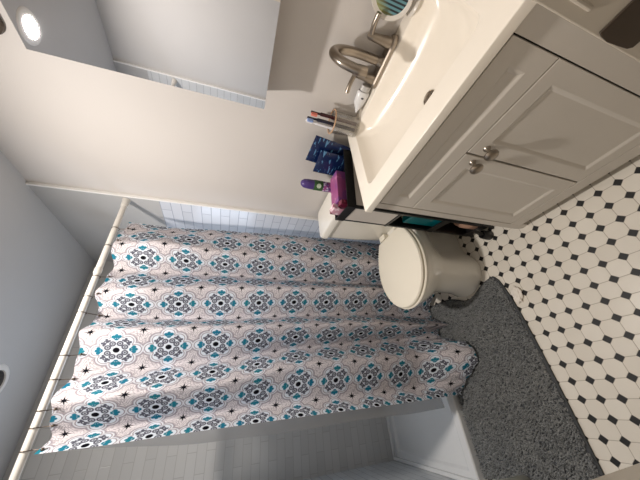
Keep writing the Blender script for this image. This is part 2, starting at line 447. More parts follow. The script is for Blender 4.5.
bm = B(); lathe(bm, [(.0485, .066), (.0485, .068)], n=48); obj('lens', bm, mat('unlit_lens', (150, 150, 152), .3), t)

# ------------------------------------------------------------ mirror cabinet and wall light
t = empty('mirror_cabinet', (.0971, 0, 1.257), 0, 'frameless rectangular mirror cabinet on the wall above the sink', 'mirror')
MW, MH, MD = .52, .669, .114
bm = B(); box(bm, .006, MW-.006, -MD+.006, -.0005, .006, MH-.006); obj('cabinet_box', bm, mat('grey_cabinet_side', (168, 160, 150), .5), t)
bm = B(); loft(bm, [[(x, y, z) for x, z in ((a, a), (MW-a, a), (MW-a, MH-a), (a, MH-a))] for a, y in ((0, -MD+.006), (0, -MD))]); obj('mirror_door', bm, mirm, t)
t = empty('wall_light', (.094, 0, 2.066), 0, 'dark metal vanity wall light just above the top corner of the mirror', 'wall light')
bm = B(); prof = [(max(r, .0005), y) for r, y in ((.04, -.0005), (.042, -.006), (.040, -.016), (.034, -.020), (0, -.021))]
ring = lambda r, y: [( (-.0 if math.cos(a) < 0 else .36)+r*math.cos(a), y, r*math.sin(a)) for a in [R(-90-7.5*i) for i in range(48)]]
loft(bm, [ring(r, y) for r, y in prof]); obj('backplate', bm, bronze, t, smooth=True)
for sx in (.0, .18, .36):
    bm = B(); tube(bm, bez([(sx, -.02, .0), (sx, -.07, .0), (sx, -.10, .03), (sx, -.10, .05)], 8), .007); lathe(bm, [(.02, .05), (.024, .055), (.024, .075), (.018, .08)], sx, -.10); a = obj('arm', bm, bronze, t, smooth=True)
    bm = B(); lathe(bm, [(.022, .08), (.038, .10), (.046, .14), (.048, .19), (.046, .19), (.044, .14), (.036, .102), (.02, .083)], sx, -.10, cap0=False, cap1=False); obj('glass_shade', bm, glassf, t, smooth=True)

# ------------------------------------------------------------ vanity
VF = -.437                     # plane of the vanity face
t = empty('vanity_cabinet', (.315, -.22, 0), 0, 'white painted bathroom vanity cabinet with two doors and a false drawer front', 'vanity')
ox, oy = -.315, .22
def VB(name, bm, m, par=t, **k):
    bmesh.ops.translate(bm, verts=bm.verts, vec=(ox, oy, 0)); return obj(name, bm, m, par, **k)
bm = B()
box(bm, .012, .030, VF+.018, -.005, .05, .829); box(bm, .616, .6335, VF+.018, -.005, .05, .829)      # sides
box(bm, .030, .616, -.02, -.005, .05, .829); box(bm, .030, .616, VF+.03, -.02, .09, .105)
VB('carcass', bm, cabp)
bm = B()
box(bm, .012, .0395, VF, VF+.018, .05, .829); box(bm, .586, .6335, VF, VF+.018, .05, .829)
box(bm, .0395, .586, VF, VF+.018, .8155, .829); box(bm, .0395, .586, VF, VF+.018, .05, .112)
VB('face_frame', bm, cabp, bevel=.001)
bm = B(); box(bm, .035, .59, VF+.0155, VF+.0178, .108, .818); VB('gap_shade_sheet', bm, gapd)  # dark sheet behind doors and drawer: shade of the gaps put in as colour
for (lx0, lx1) in ((.012, .052), (.5935, .6335)):
    for (ly0, ly1) in ((VF, VF+.04), (-.045, -.005)):
        bm = B(); loft(bm, [[(lx0+i, ly0+i, z), (lx1-i, ly0+i, z), (lx1-i, ly1-i, z), (lx0+i, ly1-i, z)] for i, z in ((.006, .001), (.0, .05))]); VB('leg', bm, cabp)
bm = B(); box(bm, .052, .58, VF+.05, VF+.062, .001, .05); VB('toe_board', bm, cabp)
def panel(bm, x0, x1, z0, z1, y, th, st, dep, bv):
    r = lambda i, yy: [(x0+i, yy, z0+i), (x1-i, yy, z0+i), (x1-i, yy, z1-i), (x0+i, yy, z1-i)]
    loft(bm, [r(0, y+th), r(0, y+.0015), r(.0015, y), r(st, y), r(st+bv*.35, y+dep*.25), r(st+bv, y+dep)])
def knob(par, x, z):
    bm = B(); n = 24
    pr = [(a_*1.3, b_*1.25) for a_, b_ in [(.0085, 0), (.0075, -.003), (.0048, -.006), (.0048, -.014), (.0095, -.017), (.0145, -.021), (.0155, -.025), (.0130, -.029), (.007, -.031), (.0003, -.0315)]]
    loft(bm, [[(x+r*math.cos(2*math.pi*i/n), VF+y, z+r*math.sin(2*math.pi*i/n)) for i in range(n)] for r, y in pr]); k = VB('knob', bm, nickel, par, smooth=True); return k
for x0, x1, kx in ((.042, .3122, .290), (.3178, .5825, .345)):
    bm = B(); panel(bm, x0, x1, .1145, .664, VF, .015, .046, .006, .012); d = VB('door', bm, cabp); knob(d, kx, .614)
bm = B(); panel(bm, .042, .5825, .667, .812, VF, .015, .046, .006, .012); VB('drawer_front', bm, cabp)

t = empty('sink_top', (.3175, -.23, .83), 0, 'glossy cream white sink top with a moulded basin on the vanity', 'sink')
SX, SY, SZ = -.3175, .23, -.83
def SB(name, bm, m, par=t, **k):
    bmesh.ops.translate(bm, verts=bm.verts, vec=(SX, SY, SZ)); return obj(name, bm, m, par, **k)
bx0, bx1, by0, by1 = .058, .582, -.383, -.058
def blend(z, b, cx, cy, rx, ry, ins):
    a = rrect(bx0+ins, bx1-ins, by0+ins, by1-ins, z, .03); out = []
    for x, y, _ in a:
        th = math.atan2((y-(by0+by1)/2)/((by1-by0)/2), (x-(bx0+bx1)/2)/((bx1-bx0)/2))
        out.append((x*(1-b)+b*(cx+rx*math.cos(th)), y*(1-b)+b*(cy+ry*math.sin(th)), z))
    return out
bm = B()
loft(bm, [rrect(.020, .618, -.425, -.02, .830, .004), rrect(.006, .634, -.448, -.001, .829, .004), rrect(.002, .638, -.455, -.001, .831, .004), rrect(.000, .640, -.457, -.001, .834, .004), rrect(.000, .640, -.457, -.001, .857, .004), rrect(.003, .637, -.454, -.001, .860, .004),
          rrect(bx0, bx1, by0, by1, .860, .03), blend(.857, 0, 0, 0, 1, 1, .004), blend(.835, .02, .33, -.22, .2, .13, .012), blend(.805, .18, .335, -.222, .205, .125, .022),
          blend(.785, .75, .34, -.225, .19, .115, .03), blend(.768, 1, .345, -.228, .15, .088, .03), blend(.757, 1, .347, -.23, .09, .055, .03), blend(.752, 1, .348, -.232, .02, .02, .03)], cap0=False)
SB('basin', bm, sinkp, smooth=True).modifiers.new('n', 'WEIGHTED_NORMAL')
bm = B(); lathe(bm, [(.024, .7525), (.0235, .7575), (.019, .760), (.017, .757), (.015, .7565), (.013, .764), (.006, .766), (.0003, .7665)], .348, -.232); SB('drain', bm, nickel, smooth=True)

# faucet
t = empty('faucet', (.331, -.031, .8605), 0, 'brushed nickel two handle gooseneck faucet on the sink top', 'faucet')
t.scale = (1.0, 1.0, 1.06)
bm = B(); loft(bm, [rrect(-.088, .088, -.023, .023, z, r_) if False else rrect(-.088+i, .088-i, -.024+i, .024-i, z, .023-i) for i, z, r_ in ((0, 0, 0), (0, .012, 0), (.004, .017, 0))]); obj('base_plate', bm, nickel, t, smooth=False, bevel=.002)
bm = B(); tube(bm, bez([(0, 0, .012), (0, .004, .06), (0, .003, .12), (0, -.02, .172), (0, -.062, .196), (0, -.105, .178), (0, -.124, .135), (0, -.122, .098)], 8), [.0152]*50+[.0162]*7, 16)
lathe(bm, [(.022, .012), (.020, .020), (.0155, .032)], n=24); obj('spout', bm, nickel, t, smooth=True)
bm = B(); lathe(bm, [(.0105, .0965), (.0105, .0972)], 0, -.122, n=16); obj('aerator', bm, gapd, t)
for s in (-1, 1):
    bm = B(); lathe(bm, [(.0195, .012), (.0185, .025), (.0145, .05), (.0125, .075), (.0115, .088), (.008, .094), (.0005, .096)], s*.060, 0, n=24)
    tube(bm, bez([(s*.058, 0, .084), (s*.072, -.004, .088), (s*.095, -.012, .093), (s*.125, -.018, .094)], 6), [.0098]*4+[.0080]*14+[.0072], 12); obj('handle', bm, nickel, t, smooth=True)

# ------------------------------------------------------------ things on the sink top
cp = (.080, -.052, .8605)
t = empty('toothbrush_cup', cp, 0, 'clear plastic cup with tan rim holding toothbrushes in the sink corner', 'cup')
bm = B(); lathe(bm, [(.038, 0), (.041, .004), (.0455, .110), (.048, .114), (.046, .116), (.0440, .110), (.039, .006), (.0005, .005)]); obj('cup_body', bm, clear, t, smooth=True)
bm = B(); tube(bm, circ(0, 0, .1135, .0475, 28), .0030, 8, closed=True); obj('rim', bm, mat('tan_rim', (196, 160, 128), .4), t, smooth=True)
def brush(lean, az, L, hc, bc, label, off):
    o = empty('toothbrush', (cp[0]+off[0], cp[1]+off[1], cp[2]+.009), 0, label, 'toothbrush', 'toothbrushes in the clear cup')
    o.rotation_euler = (lean[0], lean[1], az)
    bm = B(); tube(bm, bez([(0, 0, 0), (0, 0, L*.35), (0, .001, L*.7), (0, 0, L*.86), (0, 0, L)], 6), [.0078]*8+[.0070]*8+[.0046]*9, 10); obj('handle', bm, mat(hc[0], hc[1], .35), o, smooth=True)
    bm = B(); box(bm, -.0055, .0055, -.015, -.003, L-.026, L-.001); obj('bristles', bm, mat(bc[0], bc[1], .8), o, bevel=.002)
    return o
brush((R(0), R(3), 0), .3, .215, ('white_handle', (235, 235, 238)), ('white_bristle', (232, 230, 232)), 'white toothbrush with pale bristles standing in the clear cup', (-.028, -.010))
brush((R(0), R(3), 0), -.6, .215, ('navy_handle', (24, 26, 46)), ('blue_bristle', (140, 165, 215)), 'dark navy toothbrush with light blue bristles in the clear cup', (-.006, -.012))
brush((R(1), R(3), 0), -.4, .205, ('black_red_handle', (58, 14, 22)), ('pink_bristle', (226, 132, 116)), 'dark red toothbrush with pink bristles in the clear cup', (.016, -.002))
# white tube left of the faucet
t = empty('white_squeeze_tube', (.192, -.027, .8605), R(0), 'white plastic tube lying on the sink edge beside the left faucet handle', 'tube')
bm = B(); rs = []
for x, ry, rz in ((-.052, .017, .0022), (-.045, .017, .003), (-.02, .016, .013), (.02, .0155, .0155), (.028, .014, .014), (.031, .009, .009)):
    rs.append([(x, ry*math.cos(a*math.pi/10), .016+rz*math.sin(a*math.pi/10)) for a in range(20)])
loft(bm, rs); obj('tube_body', bm, mat('white_tube', (222, 222, 222), .25), t, smooth=True)
bm = B(); loft(bm, [[(x, r*math.cos(a*math.pi/10), .016+r*math.sin(a*math.pi/10)) for a in range(20)] for x, r in ((.031, .011), (.032, .0125), (.050, .0115), (.051, .010))]); obj('cap', bm, mat('grey_cap', (186, 184, 180), .35), t, smooth=True)
bm = B(); loft(bm, [[(.008+r*math.cos(a*math.pi/8), -.0158+dy, .017+r*math.sin(a*math.pi/8)) for a in range(16)] for r, dy in ((.0035, 0), (.0035, -.0006))]); tag(obj('printed_dot', bm, mat('grey_dot', (70, 72, 76), .4), t), 'small dark grey dot')
t.scale = (1.0, 1.15, 1.7)
# round framed stand at the right end of the deck
t = empty('round_stand', (.503, -.045, .8605), R(-18), 'round pale framed stand with a teal and black striped face right of the faucet', 'stand')
T_ = Matrix.Translation((0, 0, .081)) @ Matrix.Rotation(R(68), 4, 'X')
bm = B(); lathe(bm, [(.030, -.010), (.050, -.008), (.0605, .001), (.0625, .007), (.060, .009), (.052, .004), (.049, .002)], n=48); bmesh.ops.transform(bm, matrix=T_, verts=bm.verts); obj('rim', bm, mat('pale_dish_glaze', (218, 212, 202), .25), t, smooth=True)
bm = B(); lathe(bm, [(.0495, .0022), (.0495, .0032), (.0005, .0032)], n=48); bmesh.ops.transform(bm, matrix=T_, verts=bm.verts); obj('striped_face', bm, stripe_mat('teal_black_stripes', ((18, 26, 30), (88, 132, 138), (150, 148, 84)), .0105), t)
bm = B(); lathe(bm, [(.032, 0), (.034, .004), (.030, .010), (.010, .016), (.008, .034)], 0, .006, n=32); obj('foot', bm, mat('pale_dish_glaze', (218, 212, 202), .25), t, smooth=True)
# ------------------------------------------------------------ toilet
TX = -.405
t = empty('toilet', (TX, -.35, 0), 0, 'white porcelain two piece toilet with closed lid between vanity and shower curtain', 'toilet')
def TB(name, bm, m, par=t, **k):
    bmesh.ops.translate(bm, verts=bm.verts, vec=(0, .35, 0)); return obj(name, bm, m, par, **k)
def egg(w, yf, yb, yc, z, n=48, pw=2.0, pb=2.6):
    out = []
    for i in range(n):
        a = 2*math.pi*i/n; c, s = math.cos(a), math.sin(a)
        e = pw if s < 0 else pb
        x = w*math.copysign(abs(c)**(2/e), c); y = yc+((yc-yf) if s < 0 else (yb-yc))*math.copysign(abs(s)**(2/e), s)
        out.append((x, y, z))
    return out
def egg2(w, yf, yb, yc, z, wb, ped=False):
    """oval front, sides running in to a straight back edge of half width wb"""
    out = []
    prof_ = (lambda v: sm(.02, .36, v)) if ped else (lambda v: v**1.9)
    for i in range(8): v = i/8; out.append((w+(wb-w)*prof_(v), yc+(yb-yc)*v, z))
    for i in range(9): out.append((wb-2*wb*i/8, yb, z))
    for i in range(7, 0, -1): v = i/8; out.append((-(w+(wb-w)*prof_(v)), yc+(yb-yc)*v, z))
    for i in range(25):
        a = math.pi+math.pi*i/24
        if i < 24 : out.append((w*math.cos(a), yc+(yc-yf)*math.sin(a), z))
    return out
bm = B()
loft(bm, [egg2(.138, -.618, -.14, -.48, .001, .075, 1), egg2(.140, -.622, -.138, -.48, .012, .078, 1), egg2(.134, -.610, -.14, -.48, .035, .068, 1), egg2(.126, -.600, -.14, -.48, .10, .060, 1), egg2(.124, -.598, -.14, -.48, .18, .060, 1), egg2(.128, -.604, -.13, -.475, .235, .065, 1),
          egg2(.143, -.628, -.12, -.45, .29, .09), egg2(.168, -.662, -.11, -.46, .345, .105), egg2(.179, -.678, -.11, -.46, .385, .115), egg2(.182, -.682, -.11, -.46, .403, .118), egg2(.178, -.678, -.115, -.46, .411, .115)])
TB('bowl', bm, porc, smooth=True)
bm = B(); loft(bm, [egg2(.180, -.682, -.258, -.46, .4165, .112), egg2(.192, -.694, -.255, -.46, .418, .117), egg2(.194, -.696, -.254, -.46, .424, .118), egg2(.191, -.693, -.256, -.46, .429, .116), egg2(.178, -.680, -.258, -.46, .430, .110)]); TB('seat', bm, lidp, smooth=True)
bm = B(); loft(bm, [egg2(.176, -.678, -.262, -.46, .4345, .110), egg2(.185, -.687, -.256, -.46, .4355, .115), egg2(.187, -.689, -.255, -.46, .4425, .116), egg2(.183, -.685, -.259, -.46, .449, .114), egg2(.164, -.662, -.275, -.46, .4535, .10), egg2(.05, -.51, -.42, -.46, .456, .04)]); TB('lid', bm, lidp, smooth=True)
for s in (-1, 1):
    bm = B(); loft(bm, [rrect(s*.075-.027, s*.075+.027, -.248, -.212, z, r_) for z, r_ in ((.412, .006), (.44, .006), (.446, .003))]); TB('hinge', bm, lidp, bevel=.002)
OT = -.010; bm = B()
loft(bm, [rrect(OT-.135, OT+.130, -.20, -.03, .412, .03), rrect(OT-.150, OT+.145, -.205, -.022, .43, .03), rrect(OT-.163, OT+.156, -.208, -.02, .60, .03), rrect(OT-.168, OT+.160, -.208, -.018, .775, .03)]); TB('tank', bm, porc, smooth=True)
bm = B(); loft(bm, [rrect(OT-.171, OT+.163, -.212, -.014, .7755, .034), rrect(OT-.176, OT+.167, -.218, -.012, .781, .036), rrect(OT-.176, OT+.167, -.218, -.012, .808, .036), rrect(OT-.170, OT+.162, -.212, -.016, .818, .034), rrect(-.12, .12, -.17, -.06, .820, .03)]); TB('tank_lid', bm, porc, smooth=True)
bm = B(); tube(bm, [(.148, -.100, .735), (.160, -.100, .735)], .009); tube(bm, bez([(.160, -.100, .735), (.163, -.115, .732), (.163, -.150, .726)], 6), .004); TB('flush_lever', bm, nickel, smooth=True)
# air freshener on the tank lid
t = empty('air_freshener_can', (-.250, -.100, .8205), 0, 'purple spray can with domed cap and green band standing on the toilet tank lid', 'spray can')
bm = B(); lathe(bm, [(.0245, 0), (.026, .003), (.026, .030)], n=32, cap1=False); lathe(bm, [(.026, .030), (.026, .115), (.024, .122)], n=32, cap0=False); obj('can', bm, print_mat('violet_print', (98, 56, 120), (205, 190, 215), 70, .55, ink2=(150, 70, 130)), t, smooth=True)
bm = B(); lathe(bm, [(.0262, .090), (.0266, .092), (.0266, .136), (.0255, .138)], cap0=False, cap1=False); obj('green_band', bm, mat('green_band', (48, 86, 44), .4), t, smooth=True)
bm = B(); lathe(bm, [(.0252, .136), (.0255, .150), (.0245, .170), (.0215, .190), (.012, .203), (.0005, .206)]); obj('cap', bm, mat('purple_cap', (76, 56, 120), .3), t, smooth=True)
bm = B()
for r_, k in ((.011, .0272), (.0001, .0276)):
    pass
n = 16; fa = R(-50)
rings = [[(k*math.cos(fa+r_*math.cos(i*2*math.pi/n)/.0266), k*math.sin(fa+r_*math.cos(i*2*math.pi/n)/.0266), .114+r_*math.sin(i*2*math.pi/n)) for i in range(n)] for r_, k in ((.0125, .0268), (.0125, .0272), (.0001, .0273))]
loft(bm, rings); tag(obj('round_label', bm, mat('pale_green_label', (200, 214, 190), .4), t), 'pale round label on the green band')

# ------------------------------------------------------------ slim cart between toilet and vanity
CR = R(-11)
CO = (-.232, -.325)
CW, CDp, CH = .140, .300, .868
t = empty('slim_storage_cart', (CO[0], CO[1], 0), CR, 'narrow black framed storage cart with white panels squeezed between toilet and vanity', 'cart')
bm = B()
PW = .013
posts = [(0, 0), (CW-PW, 0), (0, CDp-PW), (CW-PW, CDp-PW)]
for x, y in posts:
    b_ = B(); box(b_, x, x+PW, y, y+PW, .022, CH); obj('post', b_, blackm, t, bevel=.0015)
    b_ = B(); loft(b_, [[(x+.005+(-.005 if k else .005), y+.005+.011*math.cos(i*math.pi/8), .0115+.011*math.sin(i*math.pi/8)) for i in range(16)] for k in (0, 1)]); obj('wheel', b_, blackp, t)
def tray(z, h, panel_h=0):
    b_ = B(); th = .004
    box(b_, .0005, CW-.0005, .0005, CDp-.0005, z, z+th)
    for a in ((.0002, CW-.0002, -.0015, .0025), (.0002, CW-.0002, CDp-.0025, CDp+.0015)): box(b_, a[0], a[1], a[2], a[3], z, z+h)
    for a in ((-.0015, .0025), (CW-.0025, CW+.0015)): box(b_, a[0], a[1], -.0015, CDp+.0015, z, z+h)
    return obj('tray', b_, blackm, t)
tray(.830, .042); tray(.590, .012); tray(.30, .045); tray(.045, .045)
b_ = B(); box(b_, PW, CW-PW, .001, .006, .604, .828); obj('front_panel', b_, cartp, t)
b_ = B(); box(b_, CW-.006, CW-.001, PW, CDp-PW, .604, .828); obj('side_panel', b_, cartp, t)
b_ = B(); box(b_, .001, .004, PW, CDp-PW, .05, .588); obj('mesh_side', b_, blackm, t)
b_ = B(); box(b_, PW, CW-PW, CDp-.005, CDp-.002, .05, .588); obj('mesh_back', b_, blackm, t)
bm.free()
M = Matrix.Translation((CO[0], CO[1], 0)) @ Matrix.Rotation(CR, 4, 'Z')
def on_cart(name, bm, m, lx, ly, z, rz, label, cat, rx=0, **k):
    o = obj(name, bm, m, None, **k); p = M @ Vector((lx, ly, z)); o.location = p; o.rotation_euler = (rx, 0, CR+rz)
    return tag(o, label, cat)
# flat long purple pink box lying in the top tray
bm = B(); box(bm, -.040, .040, -.082, .082, 0, .062)
pb = on_cart('pink_box', bm, print_mat('magenta_print', (156, 76, 130), (186, 112, 158), 26, .62, ink2=(132, 72, 136)), .060, .125, .8345, R(1), 'long magenta pink cardboard box lying in the cart top tray', 'box', bevel=.0015)
bm = B(); box(bm, -.026, .026, -.015, .015, 0, .074)
on_cart('pale_pink_pack', bm, print_mat('pale_pink_print', (214, 160, 178), (240, 220, 226), 45, .55, ink2=(120, 40, 60)), .046, .030, .8345, R(8), 'pale pink printed pack standing at the front of the cart top tray', 'pack', bevel=.004)
bm = B(); box(bm, -.020, .020, -.011, .011, 0, .058)
on_cart('maroon_box', bm, print_mat('maroon_print', (92, 18, 44), (160, 60, 90), 60, .62), .106, .030, .8345, R(-5), 'small dark maroon box at the front right corner of the cart top tray', 'box', bevel=.002)
def pouch(w_, h_, th_):
    bm = B(); N = 12; rows = []
    front = []; 
    for j in range(N+1):
        v = j/N; tt = th_*math.sin(math.pi*min(1, max(0, v)))**.5*.5
        ring = []
        for i in range(N+1):
            u_ = -1+2*i/N; ring.append((u_*w_/2, -tt*(1-u_*u_)**.5-.0006, v*h_))
        for i in range(N, -1, -1):
            u_ = -1+2*i/N; ring.append((u_*w_/2, tt*(1-u_*u_)**.5+.0006, v*h_))
        rows.append(ring)
    return loft(bm, rows)
navy = print_mat('navy_film_print', (15, 32, 74), (84, 134, 176), 30, .63, (1, 1, 3.2), rough=.25)
def stand(o, x, y, z, rx, ry, rz): o.location = (x, y, z); o.rotation_euler = (R(rx), R(ry), R(rz))
stand(on_cart('navy_pouch', pouch(.126, .190, .018), navy, 0, 0, 0, 0, 'shiny navy blue pouch with pale blue print against the wall, the rear of two', 'pouch', smooth=True), -.088, -.060, .839, 3, 8, 12)
stand(on_cart('navy_pouch', pouch(.112, .150, .018), navy, 0, 0, 0, 0, 'shiny navy blue pouch with pale blue print behind the pink box, the front of two', 'pouch', smooth=True), -.110, -.094, .839, 3, 4, 12)
bm = B(); box(bm, -.050, .050, -.07, .07, 0, .20)
on_cart('teal_pack', bm, print_mat('teal_print', (0, 104, 110), (200, 192, 168), 11, .60, ink2=(0, 128, 138)), .070, .090, .3045, R(0), 'teal packet with pale label on the middle shelf of the cart', 'packet', bevel=.006)
bm = B(); lathe(bm, [(.034, 0), (.036, .004), (.036, .13), (.030, .145), (.016, .15), (.016, .175), (.0005, .177)])
on_cart('dark_bottle', bm, mat('dark_bottle_plastic', (26, 22, 26), .3), .072, .225, .3045, 0, 'dark plastic bottle at the back of the cart middle shelf', 'bottle', smooth=True)
bm = B(); lathe(bm, [(.030, 0), (.034, .004), (.034, .095), (.026, .11), (.026, .125), (.0005, .126)])
on_cart('beige_jar', bm, mat('beige_jar_plastic', (196, 156, 134), .45), .070, .050, .0495, 0, 'pinkish beige jar on the bottom shelf of the cart', 'jar', smooth=True)
bm = B(); lathe(bm, [(.034, 0), (.038, .004), (.038, .12), (.0005, .122)])
on_cart('black_canister', bm, blackp, .075, .16, .0495, 0, 'black canister behind the beige jar on the cart bottom shelf', 'canister', smooth=True)
# dark brush holder on the floor by the vanity leg
t = empty('toilet_brush_holder', (-.140, -.372, 0), 0, 'small black brush holder on the tiles beside the front vanity leg', 'brush holder')
bm = B(); lathe(bm, [(.024, .0005), (.026, .004), (.022, .055), (.019, .058), (.017, .055), (.0005, .05)]); obj('pot', bm, blackp, t, smooth=True)
bm = B(); tube(bm, [(0, 0, .05), (.004, .010, .11)], [.012, .007]); obj('brush_handle', bm, blackp, t, smooth=True)

# ------------------------------------------------------------ shower: pan, rod, rings, curtain, liner, shower head
t = empty('shower_pan', (-1.1, -.75, 0), 0, 'low white acrylic shower pan beside the bath mat', 'shower pan')
def PB(name, bm, m, **k):
    bmesh.ops.translate(bm, verts=bm.verts, vec=(1.1, .75, 0)); return obj(name, bm, m, t, **k)
x0, x1, y0, y1 = XL+.013, -.733, YF+.013, -.013
bm = B()
loft(bm, [[(a, b, z) for a, b in ((x0+i0, y0+i1), (x1-i2, y0+i1), (x1-i2, y1-i1), (x0+i0, y1-i1))] for i0, i1, i2, z in
          ((0, 0, 0, .0005), (0, 0, 0, .040), (0, 0, .004, .046), (0, 0, .006, .07) if False else (.004, .004, .007, .047), (.045, .045, .050, .045), (.058, .058, .066, .030), (.35, .65, .35, .024))])
PB('pan', bm, panp, bevel=.003)
bm = B(); lathe(bm, [(.042, .0245), (.042, .027), (.034, .0285), (.0005, .0285)], -1.11, -.30); PB('drain_cover', bm, nickel)
bm = B(); box(bm, x0, x0+.02, y0, y1, .046, .07); box(bm, x0+.02, x1-.02, y0, y0+.02, .046, .07); box(bm, x0+.02, x1-.02, y1-.02, y1, .046, .07); PB('wall_flange', bm, panp, bevel=.004)

RX, RZ = -.686, 1.906
t = empty('shower_rod', (RX, -.75, RZ), 0, 'straight white shower curtain rod across the shower opening', 'curtain rod')
bm = B(); tube(bm, [(0, y, 0) for y in (.735, .30, .298, -.735)], [.0135, .0135, .0122, .0122], 20); obj('rod', bm, rodp, t, smooth=True)
for s in (1, -1):
    bm = B(); y0_ = .7375 if s > 0 else -.7375
    loft(bm, [[(r*math.cos(i*math.pi/12), y0_-s*d, r*math.sin(i*math.pi/12)) for i in range(24)] for r, d in ((.020, 0), (.020, .006), (.0175, .012), (.0165, .045), (.014, .047))]); obj('end_cap', bm, rodp, t, smooth=True)
bm = B()
loft(bm, [[(r*math.cos(i*math.pi/12), y, r*math.sin(i*math.pi/12)) for i in range(24)] for r, y in ((.0150, .318), (.0155, .314), (.0155, .296), (.0140, .290))], False, False); obj('joint_collar', bm, rodp, t, smooth=True)

W = .19; TOPZ = 1.868
# plan of the folds at five heights: crease points (x, y), one printed repeat of cloth between each pair
FOLD = [
 (1.70, [(-.674, -.205), (-.576, -.330), (-.735, -.422), (-.608, -.559), (-.771, -.642), (-.609, -.729), (-.738, -.864), (-.584, -.965), (-.739, -1.066), (-.575, -1.140)]),
 (1.37, [(-.667, -.195), (-.584, -.355), (-.762, -.402), (-.628, -.526), (-.768, -.648), (-.600, -.726), (-.738, -.850), (-.586, -.954), (-.740, -1.056), (-.575, -1.140)]),
 (0.90, [(-.663, -.182), (-.589, -.352), (-.763, -.415), (-.613, -.524), (-.761, -.635), (-.598, -.724), (-.765, -.803), (-.609, -.900), (-.718, -1.051), (-.575, -1.140)]),
 (0.45, [(-.660, -.178), (-.595, -.346), (-.762, -.426), (-.602, -.518), (-.751, -.628), (-.592, -.723), (-.766, -.785), (-.620, -.899), (-.726, -1.051), (-.575, -1.140)]),
 (0.20, [(-.660, -.178), (-.597, -.350), (-.755, -.430), (-.602, -.520), (-.745, -.640), (-.588, -.738), (-.760, -.784), (-.619, -.897), (-.724, -1.045), (-.575, -1.140)])]
NS, NT = 440, 150
F0, F1 = -.47, 8.58           # cloth coordinate in repeats, 0 at the first crease
def crease(z, k):
    if z >= FOLD[0][0]: return Vector(FOLD[0][1][k])
    for (za, A), (zb, Bq) in zip(FOLD, FOLD[1:]):
        if z >= zb:
            t_ = (za-z)/(za-zb); return Vector(A[k]).lerp(Vector(Bq[k]), sm(0, 1, t_))
    return Vector(FOLD[-1][1][k])
def section(z):
    C_ = [crease(z, k) for k in range(10)]
    first = Vector((C_[0].x-.105, C_[0].y+.135)); C_ = [first]+C_
    def at(f):
        f += 1; k = max(0, min(9, int(math.floor(f)))); return C_[k].lerp(C_[k+1], f-k)
    H_ = .105; xs, ys = [], []
    for i in range(NS+1):
        f = F0+(F1-F0)*i/NS; acc = Vector((0, 0)); wt = 0
        for j in range(-8, 9):
            g = math.exp(-(j/5)**2); acc += at(f+j/8*2*H_)*g; wt += g
        acc /= wt; xs.append(acc.x); ys.append(acc.y)
    return xs, ys
HEM = [(-.74, -.700), (-.79, -.685), (-.820, -.60), (-.850, -.515), (-.895, -.485), (-.95, -.488), (-1.0, -.545), (-1.035, -.60), (-1.10, -.68), (-1.2, -.70)]
def hem(y):
    for (ya, xa), (yb, xb) in zip(HEM, HEM[1:]):
        if y >= yb: t_ = (ya-y)/(ya-yb); return xa+(xb-xa)*sm(0, 1, t_)
    return HEM[-1][1]
bm = B(); uvl = bm.loops.layers.uv.new('UVMap'); grid = []; uvs = {}
top_edge = []
for j in range(NT+1):
    t_ = j/NT; z = TOPZ+(.030-TOPZ)*t_; xs, ys = section(z); row = []
    amp = .66+.40*sm(0, .12, t_)
    low = sm(.34, .02, z) if False else 1-sm(.03, .36, z)
    for i in range(NS+1):
        f = F0+(F1-F0)*i/NS; k_ = i/NS
        y = ys[i]; x = RX+(xs[i]-RX)*amp
        x += .006*math.sin(3.1*t_*2+i*.023)*t_
        kd = 1-sm(.03, .30, z)                          # near the floor the hem spreads out over the mat
        if y < -.74: x = x+(hem(y)+(x-RX)*.12-x)*kd
        lim = -.715                                     # the cloth stays outside the pan's kerb
        nb = 1-sm(.05, .30, z)
        if x < lim: x = x+(lim-x)*nb
        zz = z-(.005*(1-math.cos(2*math.pi*k_*10)))*(1-sm(0, .05, t_))
        zz += .012*sm(.96, 1, t_)*(.5+.5*math.sin(i*.11))
        v = bm.verts.new((x, y, zz)); row.append(v); uvs[v] = (f-.5, (z-1.735)/W)
        if j == 1: top_edge.append((x, y, zz))
    grid.append(row)
for j in range(NT):
    for i in range(NS):
        f = bm.faces.new((grid[j][i], grid[j][i+1], grid[j+1][i+1], grid[j+1][i]))
        for l in f.loops: l[uvl].uv = uvs[l.vert]
cur = obj('shower_curtain', bm, curtain_mat(), None, smooth=True)
tag(cur, 'white shower curtain printed with blue and grey medallions hanging in folds onto the bath mat', 'shower curtain')
